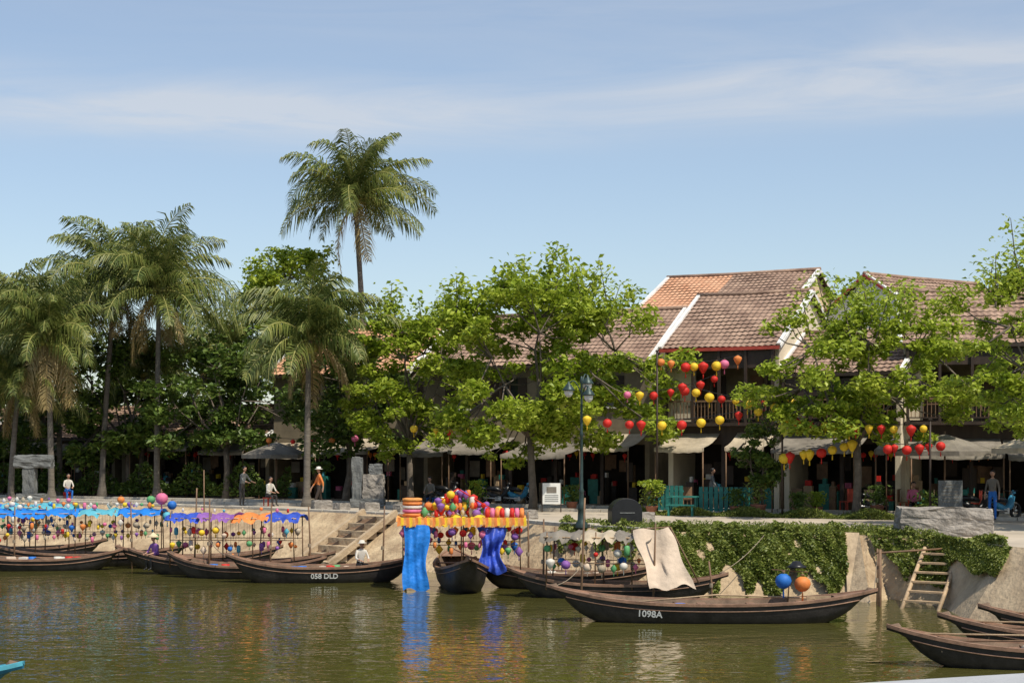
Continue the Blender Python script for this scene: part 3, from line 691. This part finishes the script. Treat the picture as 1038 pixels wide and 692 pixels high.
for p,q in [((.95,39.35,.86),(1.8,41.2,1.2)),((8.95,39.05,.78),(10.0,43.3,1.2)),((-9.1,50.6,.85),(-10.2,53,1.3)),((-3.1,51.2,.8),(-3.4,50.5,1.2)),((5.9,44.9,.75),(7.5,47,1.7))]:
    b=MB(); A=Vector(p);C=Vector(q); b.tube([A.lerp(C,i/8)-Vector((0,0,.5*(i/8)*(1-i/8))) for i in range(9)],.012,'rope',5); b.build('mooring_rope')
b=MB(); b.tube([(0,0,-1),(0,0,1.55)],.045,'woodM',8); b.tube([(-.1,0,1.45),(2.2,1.2,1.5)],.03,'woodM',6); b.build('mooring_rail',(10.0,42.9,0))
b=MB(); p0=Vector((10.75,41.9,-.2)); p1=Vector((12.0,44.0,1.5)); w=Vector((.42,-.28,0))
for s in (-1,1): b.tube([p0+w*s,p1+w*s],.06,'woodL',6)
for i in range(7):
    c=p0.lerp(p1,(i+.6)/7.2); b.box(c,(1.0,.2,.05),'woodL',rz=math.atan2(w.y,w.x)+R.uniform(-.05,.05))
b.build('wooden_ladder')
# ------------------------------------------------------------ stones
def rock(b,c,d,k,seed,amp=.08,n=7,rz=0):
    import mathutils.noise as mn
    vs=[];idx={};fs=[]
    mt=Matrix.Rotation(rz,3,'Z')
    def vid(p):
        key=tuple(round(q,4) for q in p)
        if key not in idx:
            v=Vector(p); q=v.copy(); rr=v.length; q=v.lerp(v.normalized()*1.15,.12*(rr>1.2))
            nn=mn.noise_vector(q*1.7+Vector((seed*3.1,0,0)))+mn.noise_vector(q*5+Vector((0,seed,0)))*.35
            q=Vector((q.x*d[0]/2,q.y*d[1]/2,q.z*d[2]/2))+nn*amp
            idx[key]=len(vs); vs.append(mt@q+Vector(c))
        return idx[key]
    for ax in range(3):
        for sg in (-1,1):
            for i in range(n):
                for j in range(n):
                    q=[]
                    for a,bb in ((0,0),(1,0),(1,1),(0,1)):
                        p=[0,0,0]; p[ax]=sg; p[(ax+1)%3]=-1+2*(i+a)/n; p[(ax+2)%3]=-1+2*(j+bb)/n; q.append(vid(p))
                    fs.append(q if sg>0 else q[::-1])
    b.add(vs,fs,k,False)
b=MB(); rock(b,(0,0,.36),(2.7,1.2,.9),'stone',1,.1,14); b.build('stone_block',(12.75,46.6,GZ),rad(-8))
b=MB(); rock(b,(0,0,.2),(1.5,1,.4),'stoneD',2,.05); rock(b,(-.45,0,1.25),(.45,.5,1.9),'stoneD',3,.07); rock(b,(.25,0,.9),(.9,.6,1.1),'stone',4,.09); rock(b,(.35,0,1.65),(.55,.5,.5),'stoneD',5,.06); b.build('stone_sculpture',(-6.3,69.0,GZ))
b=MB(); rock(b,(0,0,.2),(1.3,1,.4),'stoneD',6,.05); rock(b,(-.1,0,1.0),(.6,.5,1.4),'stoneD',7,.06); rock(b,(.1,0,1.95),(1.8,.6,.6),'stoneD',8,.08); b.build('stone_sculpture',(-23.2,76.3,GZ))
for x,y,s in [(-7.9,65.5,1),(-7,64.8,.8),(-5.8,64.2,.9),(-4.4,63,.8),(-3,61.5,.8),(3.9,54,1),(4.5,54.2,.9),(.6,57.5,.8),(-1.5,60,.9)]:
    b=MB(); rock(b,(0,0,.2*s),(.8*s,.5*s,.45*s),'stone',int(x*7)%50,.03,5,R.random()); b.build('stone_seat',(x,y,GZ))
b=MB()
for i in range(7): b.box((0,-.5*i,1.55-.26*i),(1.6,.5,.3),'conc')
for sx in (-.9,.9): b.box((sx,-1.55,.95),(.16,3.9,.22),'conc',tilt=(rad(28),'X'))
b.build('river_steps',(-5.2,60.7,0),rad(-42))
b=MB(); b.box((0,0,.85),(.5,3.2,.07),'woodM',tilt=(rad(30),'X')); b.box((.4,0,.85),(.06,3.2,.12),'wood',tilt=(rad(30),'X')); b.box((-.4,0,.85),(.06,3.2,.12),'wood',tilt=(rad(30),'X'))
for i in range(8): b.box((0,-1.2+.35*i,.9-.2*3.5+.2*i),(.6,.05,.05),'woodL')
b.build('gangplank',(-6.6,60,0),rad(-60))
b=MB(); P=[(.5*math.cos(rad(a)),.55+.42*math.sin(rad(a))) for a in range(0,181,15)]; prof=[(.5,.12)]+P+[(-.5,.12)]
n=len(prof); vs=[(x,-.3,z) for x,z in prof]+[(x,.3,z) for x,z in prof]
b.add(vs,[tuple(range(n)),tuple(range(2*n-1,n-1,-1))]+[(i,n+i,n+(i+1)%n,(i+1)%n) for i in range(n)],'black')
for sx in(-.42,.42):
    for sy in(-.2,.2): b.box((sx,sy,.06),(.06,.06,.12),'chrome')
b.box((0,-.31,.5),(.5,.02,.04),'stoneD'); b.build('black_litter_bin',(3.65,51.0,GZ),rad(10),bevel=.01)
b=MB(); 
for sx in(-.38,.38): b.box((sx,0,.6),(.05,.05,1.2),'wood')
b.box((0,-.03,.75),(.72,.03,.85),'signwhite'); b.box((0,-.05,.9),(.4,.01,.25),'greycan'); 
for i in range(4): b.box((0,-.05,.68-.08*i),(.55,.008,.025),'stoneD')
b.build('notice_board',(1.6,64,GZ))
b=MB(); 
for sx in(-.4,.4): b.box((sx,0,.7),(.06,.06,1.4),'wood')
b.box((0,-.03,.95),(.85,.04,1.0),'stoneD')
for i in range(6): b.box((0,-.055,1.3-.12*i),(.6,.008,.03),'greycan')
b.build('notice_board',(15.4,55.5,GZ))
def fence(loc,rz,n=8,k='teal'):
    b=MB()
    for i in range(n): b.box((i*.2,0,.55),(.15,.04,1.05),k)
    for z in (.2,.85): b.box((n*.1-.1,.04,z),(n*.2,.04,.08),k)
    b.build('teal_fence',loc,rz)
fence((7.4,61.8,GZ),rad(-20),11); fence((5.6,64.5,GZ),rad(-28),8)
b=MB(); b.box((0,0,.72),(1.2,.7,.05),'teal')
for sx in(-.5,.5):
    for sy in(-.25,.25): b.box((sx,sy,.35),(.06,.06,.7),'teal')
b.box((0,-.7,.42),(1.1,.3,.05),'teal')
for sx in(-.45,.45): b.box((sx,-.7,.2),(.06,.25,.4),'teal')
b.build('teal_table',(6.6,60.8,GZ),rad(-15))
for i in range(12):
    x=R.uniform(5,18); y=H(x)-R.uniform(-.3,.9); b=MB(); k=R.choice(['woodM','wood','redpaint','teal','woodL'])
    b.box((0,0,.45),(.42,.42,.04),k); b.box((0,.2,.72),(.42,.04,.5),k)
    for sx in(-.18,.18):
        for sy in(-.18,.18): b.box((sx,sy,.22),(.04,.04,.43),k)
    b.build('wooden_chair',(x,y,GZ),R.random()*6)
for x,y,s in [(9.4,60.2,1),(8.6,60.6,.8),(5.4,61,.8),(10.9,60,.7),(14.0,60.5,.9),(2.5,66,.8),(-1.6,69,.9),(15,57,.8),(11.8,61,.7)]:
    b=MB(); b.lathe([(0,0),(.2*s,0),(.3*s,.4*s),(.33*s,.45*s),(.27*s,.45*s),(.25*s,.38*s),(0,.38*s)],(0,0,0),'terracotta',12)
    C=[(R.gauss(0,.24*s),R.gauss(0,.24*s),.5*s+R.random()*.8*s) for _ in range(260)]
    b.leaves(C,.17,R.choice(['leafA','leafD','ivy']),up=.2,asp=.4); b.build('potted_plant',(x,y,GZ))
def umbrella(loc,rr,h,k):
    b=MB(); b.tube([(0,0,0),(0,0,h+.1)],.035,'woodM',8); b.lathe([(.02,h),(rr*.5,h-.28),(rr,h-.62),(rr,h-.8),(rr*.98,h-.62),(rr*.5,h-.32),(0.02,h-.05)],(0,0,0),k,8,smooth=False)
    for i in range(8): a=i*math.pi/4; b.tube([(0,0,h-.75),(rr*.55*math.cos(a),rr*.55*math.sin(a),h-.36)],.012,'woodM',4)
    b.lathe([(0,0),(.3,0),(.3,.1),(0,.14)],(0,0,0),'conc',10); b.build('market_umbrella',loc)
umbrella((15.9,58,GZ),1.9,3.1,'greycan'); umbrella((18.5,55,GZ),1.8,3.2,'beige'); umbrella((-11.5,77,GZ),1.7,2.9,'greycan')
# ------------------------------------------------------------ motorbike
def bike(loc,rz,k):
    b=MB(); ry=Matrix.Rotation(rad(90),3,'X')
    for x in (-.62,.62):
        b.lathe([(.22,-.04),(.29,-.045),(.31,0),(.29,.045),(.22,.04),(.22,-.04)],(x,0,.31),'rubber',20,mt=ry); b.lathe([(0,-.03),(.05,-.05),(.05,.05),(0,.03)],(x,0,.31),'chrome',8,mt=ry)
        for a in range(5): b.tube([(x,0,.31),(x+.22*math.cos(a*1.257),0,.31+.22*math.sin(a*1.257))],.012,'chrome',4)
    b.tube([(.62,0,.31),(.5,0,.7),(.42,0,1.0)],[.035,.04,.03],'chrome',6); b.tube([(.42,0,1.0),(.36,.32,1.05)],.016,'black',6); b.tube([(.42,0,1.0),(.36,-.32,1.05)],.016,'black',6)
    b.lathe([(0,.1),(.08,.06),(.1,-.02),(0,-.06)],(.5,0,.95),k,10)
    b.tube([(.45,0,.85),(.32,0,.5),(.1,0,.36),(-.3,0,.45),(-.62,0,.62)],[.11,.14,.12,.15,.08],k,8)
    b.tube([(.12,0,.66),(-.15,0,.74),(-.6,0,.78)],[.07,.12,.09],'black',8); b.tube([(0,-.12,.3),(-.7,-.14,.36)],[.03,.05],'chrome',8)
    b.tube([(-.55,0,.75),(-.82,0,.8)],.02,'chrome',5); b.box((0,0,.31),(.3,.24,.2),'chrome'); b.build('motorbike',loc,rz)
for x,y,a,k in [(17.0,57.8,20,'black'),(17.9,57.4,35,'hullB'),(16.2,58.6,15,'black'),(-.6,71.8,-20,'black'),(.3,71.4,-30,'hullB'),(-3,73,-25,'black'),(13.9,61.2,30,'black')]: bike((x,y,GZ),rad(a),k)
# ------------------------------------------------------------ people
def person(name,loc,rz,pose,shirt,pants,hat=None,parent=None,scale=1.):
    J={};E=[]
    def j(n_,p,r_,l): J[n_]=(Vector(p),r_,l)
    sit=pose=='sit'; dz=-.47 if sit else 0
    ly=-.12 if pose in('sit','lean') else 0
    j('pel',(0,0,.95+dz),.13,'p'); j('sp',(0,ly*.4,1.15+dz),.12,'s'); j('ch',(0,ly,1.36+dz),.135,'s'); j('nk',(0,ly*1.2,1.5+dz),.05,'k'); j('hd',(0,ly*1.3,1.58+dz),.05,'k')
    E+=[('pel','sp'),('sp','ch'),('ch','nk'),('nk','hd')]
    for s,n_ in ((-1,'l'),(1,'r')):
        st=0
        if pose=='walk': st=.22*s
        j(n_+'sh',(s*.17,ly,1.42+dz),.06,'s')
        if sit: j(n_+'el',(s*.24,ly-.1,1.17+dz),.043,'s'); j(n_+'wr',(s*.14,ly-.33,1.1+dz),.028,'k'); hd=Vector((-.3*s,-.9,-.2))
        elif pose=='lean': j(n_+'el',(s*.24,ly-.14,1.18),.043,'s'); j(n_+'wr',(s*.18,ly-.36,1.1),.028,'k'); hd=Vector((0,-1,-.2))
        else: j(n_+'el',(s*.235,st*.5,1.14),.043,'s'); j(n_+'wr',(s*.25,st*.9-.08,.9),.028,'k'); hd=Vector((0,-.25,-1))
        hd.normalize(); w=J[n_+'wr'][0]; j(n_+'pa',w+hd*.07,.03,'k'); E+=[('ch',n_+'sh'),(n_+'sh',n_+'el'),(n_+'el',n_+'wr'),(n_+'wr',n_+'pa')]
        sd=hd.cross(Vector((0,0,1)) if abs(hd.z)<.8 else Vector((1,0,0))).normalized()
        for q,(o,l) in enumerate(((-.03,.06),(-.01,.075),(.01,.07),(.03,.055))):
            j(n_+'f%d'%q,w+hd*(.09+l)+sd*o,.009,'k'); E.append((n_+'pa',n_+'f%d'%q))
        j(n_+'th',w+hd*.06+sd*.06,.01,'k'); E.append((n_+'wr',n_+'th'))
        j(n_+'hp',(s*.09,0,.9+dz),.095,'p')
        if sit: j(n_+'kn',(s*.13,-.42,.48),.065,'p'); j(n_+'an',(s*.12,-.40,.09),.042,'p'); j(n_+'to',(s*.12,-.56,.03),.032,'h')
        else: j(n_+'kn',(s*.1,-st*.55-.03,.5),.062,'p'); j(n_+'an',(s*.1,-st*1.1,.09),.042,'p'); j(n_+'to',(s*.1,-st*1.1-.15,.03),.032,'h')
        E+=[('pel',n_+'hp'),(n_+'hp',n_+'kn'),(n_+'kn',n_+'an'),(n_+'an',n_+'to')]
    names=list(J); me=bpy.data.meshes.new('tmp'); me.from_pydata([J[q][0] for q in names],[(names.index(a),names.index(c)) for a,c in E],[])
    o=bpy.data.objects.new('tmp',me); scene.collection.objects.link(o); o.modifiers.new('s','SKIN'); 
    if not me.skin_vertices: 
        bpy.context.view_layer.objects.active=o; bpy.ops.mesh.customdata_skin_add()
    for i,q in enumerate(names): me.skin_vertices[0].data[i].radius=(J[q][1],J[q][1]*.85)
    me.skin_vertices[0].data[0].use_root=True
    ss=o.modifiers.new('ss','SUBSURF'); ss.levels=2; ss.render_levels=2
    dg=bpy.context.evaluated_depsgraph_get(); nm=bpy.data.meshes.new_from_object(o.evaluated_get(dg)); bpy.data.objects.remove(o)
    nm.materials.clear()
    for k in (shirt,pants,'skin','black'): nm.materials.append(M[k])
    mp={'s':0,'p':1,'k':2,'h':3}
    for f in nm.polygons:
        q=min(names,key=lambda a:(J[a][0]-f.center).length-J[a][1]); f.material_index=mp[J[q][2]]; f.use_smooth=True
    e=bpy.data.objects.new(name,nm); scene.collection.objects.link(e); e.location=loc; e.rotation_euler=(0,0,rz); e.scale=(scale,)*3
    if parent: e.parent=parent
    c=J['hd'][0]+Vector((0,-.02,.1)); b=MB()
    b.lathe([(0,-.115),(.045,-.1),(.07,-.05),(.082,0),(.08,.05),(.05,.1),(0,.118)],c,'skin',14); b.lathe([(0,-.02),(.016,-.02),(.006,.03),(0,.03)],c+Vector((0,-.083,0)),'skin',6)
    for s in(-1,1):
        b.lathe([(0,-.008),(.012,0),(0,.008)],c+Vector((s*.03,-.076,.01)),'hair',6); b.lathe([(0,-.03),(.016,0),(0,.03)],c+Vector((s*.083,.01,0)),'skin',6)
    b.box(c+Vector((0,-.074,-.055)),(.04,.012,.01),'redpaint')
    b.lathe([(.075,-.03),(.093,.03),(.088,.08),(.05,.12),(0,.132)],c+Vector((0,.018,.0)),'hair',14)
    if hat=='cone': b.lathe([(0,.24),(.12,.14),(.23,.05),(.225,.045),(.0,.2)],c,'straw',18)
    if hat=='white': b.lathe([(0,.15),(.09,.13),(.1,.06),(.17,.04),(.17,.03),(0,.05)],c,'lwhite',18)
    b.build('head',parent=e); return e
person('seated_vendor',(1.2,.0,.13),rad(20),'sit','lwhite','black','white',parent=vendor_boat,scale=.9)
person('seated_boatwoman',(-2.6,.0,.13),rad(-30),'sit','purple','black','cone',parent=lb,scale=.9)
person('leaning_man',(-11.9,69.5,GZ),rad(60),'lean','stoneD','hull')
person('walking_woman',(-8.1,66.3,GZ),rad(-70),'walk','orange','wood','white')
def stool(x,y,rz,sh,pa,k):
    person('seated_person',(x,y,GZ),rz,'sit',sh,pa)
    b=MB(); b.box((0,0,.37),(.36,.36,.05),k)
    for sx in(-.14,.14):
        for sy in(-.14,.14): b.box((sx,sy,.175),(.04,.04,.35),k)
    b.build('plastic_stool',(x,y,GZ),rz)
stool(-22.3,79.2,rad(30),'lwhite','blue','red'); stool(-10.9,70.6,rad(50),'lwhite','hull','redpaint'); stool(-3.6,70.4,rad(-20),'greycan','hull','blue'); stool(15.2,59.8,rad(-10),'pink','black','red')
person('standing_man',(17.2,56.5,GZ),rad(-30),'stand','greycan','blue')
person('walking_man',(8.0,63.0,GZ),rad(80),'walk','stoneD','hull')
b=MB(); b.box((2.6,3.05,1.52),(3.9,.3,4.78),'parapet',tilt=(rad(-3.4),'Y')); b.build('stone_parapet',bevel=.03)
# ------------------------------------------------------------ camera, light, sky
cam=bpy.data.cameras.new('camera'); co=bpy.data.objects.new('camera',cam); scene.collection.objects.link(co)
co.location=(0,0,4.27); co.rotation_euler=(rad(90),0,0); cam.lens=55.5; cam.sensor_width=36; cam.shift_y=.105; cam.clip_end=6000; cam.clip_start=.1
scene.camera=co
el=rad(57); sx,sy=.50,-.62; l=math.hypot(sx,sy); S=Vector((sx/l*math.cos(el),sy/l*math.cos(el),math.sin(el)))
sun=bpy.data.lights.new('sun','SUN'); sun.energy=5.0; sun.angle=rad(.5); sun.color=(1,.92,.79); so=bpy.data.objects.new('sun',sun); scene.collection.objects.link(so); so.rotation_euler=S.to_track_quat('Z','Y').to_euler()
w=bpy.data.worlds.new('World'); scene.world=w; w.use_nodes=True; nt=w.node_tree; N=nt.nodes; L=nt.links; N.clear()
out=N.new('ShaderNodeOutputWorld'); bg=N.new('ShaderNodeBackground'); bg.inputs['Strength'].default_value=.15
sk=N.new('ShaderNodeTexSky'); sk.sky_type='NISHITA'; sk.sun_disc=False; sk.sun_elevation=el; sk.sun_rotation=math.atan2(sx,sy); sk.air_density=1.0; sk.dust_density=.8; sk.ozone_density=1.6
tc=N.new('ShaderNodeTexCoord'); sep=N.new('ShaderNodeSeparateXYZ'); L.new(tc.outputs['Generated'],sep.inputs[0])
def mth(op,a,bv,c=None):
    n_=N.new('ShaderNodeMath'); n_.operation=op
    for i,q in enumerate((a,bv,c)):
        if q is None: continue
        if isinstance(q,(int,float)): n_.inputs[i].default_value=q
        else: L.new(q,n_.inputs[i])
    return n_.outputs[0]
X,Y,Z=sep.outputs
mp=N.new('ShaderNodeMapping'); mp.inputs['Scale'].default_value=(2.6,2.6,20); mp.inputs['Rotation'].default_value=(0,rad(3),0); L.new(tc.outputs['Generated'],mp.inputs[0])
no=N.new('ShaderNodeTexNoise'); no.inputs['Scale'].default_value=1.8; no.inputs['Detail'].default_value=8; no.inputs['Roughness'].default_value=.6; no.inputs['Distortion'].default_value=.7; L.new(mp.outputs[0],no.inputs['Vector'])
def gauss(cx,cz,wx,wz):
    a=mth('DIVIDE',mth('SUBTRACT',X,cx),wx); c=mth('DIVIDE',mth('SUBTRACT',Z,cz),wz)
    return mth('EXPONENT',mth('MULTIPLY',mth('ADD',mth('MULTIPLY',a,a),mth('MULTIPLY',c,c)),-1),0)
g=mth('ADD',gauss(-.20,.206,.24,.017),gauss(.25,.222,.20,.020)); g=mth('ADD',g,mth('MULTIPLY',gauss(.1,.275,.40,.03),.3))
cl=mth('MULTIPLY',g,mth('MULTIPLY_ADD',no.outputs['Fac'],2.4,-.55)); cln=N.new('ShaderNodeClamp'); L.new(cl,cln.inputs[0]); cln.inputs['Max'].default_value=.62
# even pale tint mixed over the whole sky
sky_tint=N.new('ShaderNodeMixRGB'); sky_tint.inputs[0].default_value=.20; sky_tint.inputs[2].default_value=(3.6,3.75,3.95,1); L.new(sk.outputs[0],sky_tint.inputs[1])
mx=N.new('ShaderNodeMixRGB'); mx.inputs[2].default_value=(4.7,4.8,5.0,1); L.new(cln.outputs[0],mx.inputs[0]); L.new(sky_tint.outputs[0],mx.inputs[1])
L.new(mx.outputs[0],bg.inputs[0]); L.new(bg.outputs[0],out.inputs[0])
scene.view_settings.view_transform='Standard'; scene.view_settings.look='None'; scene.view_settings.exposure=0
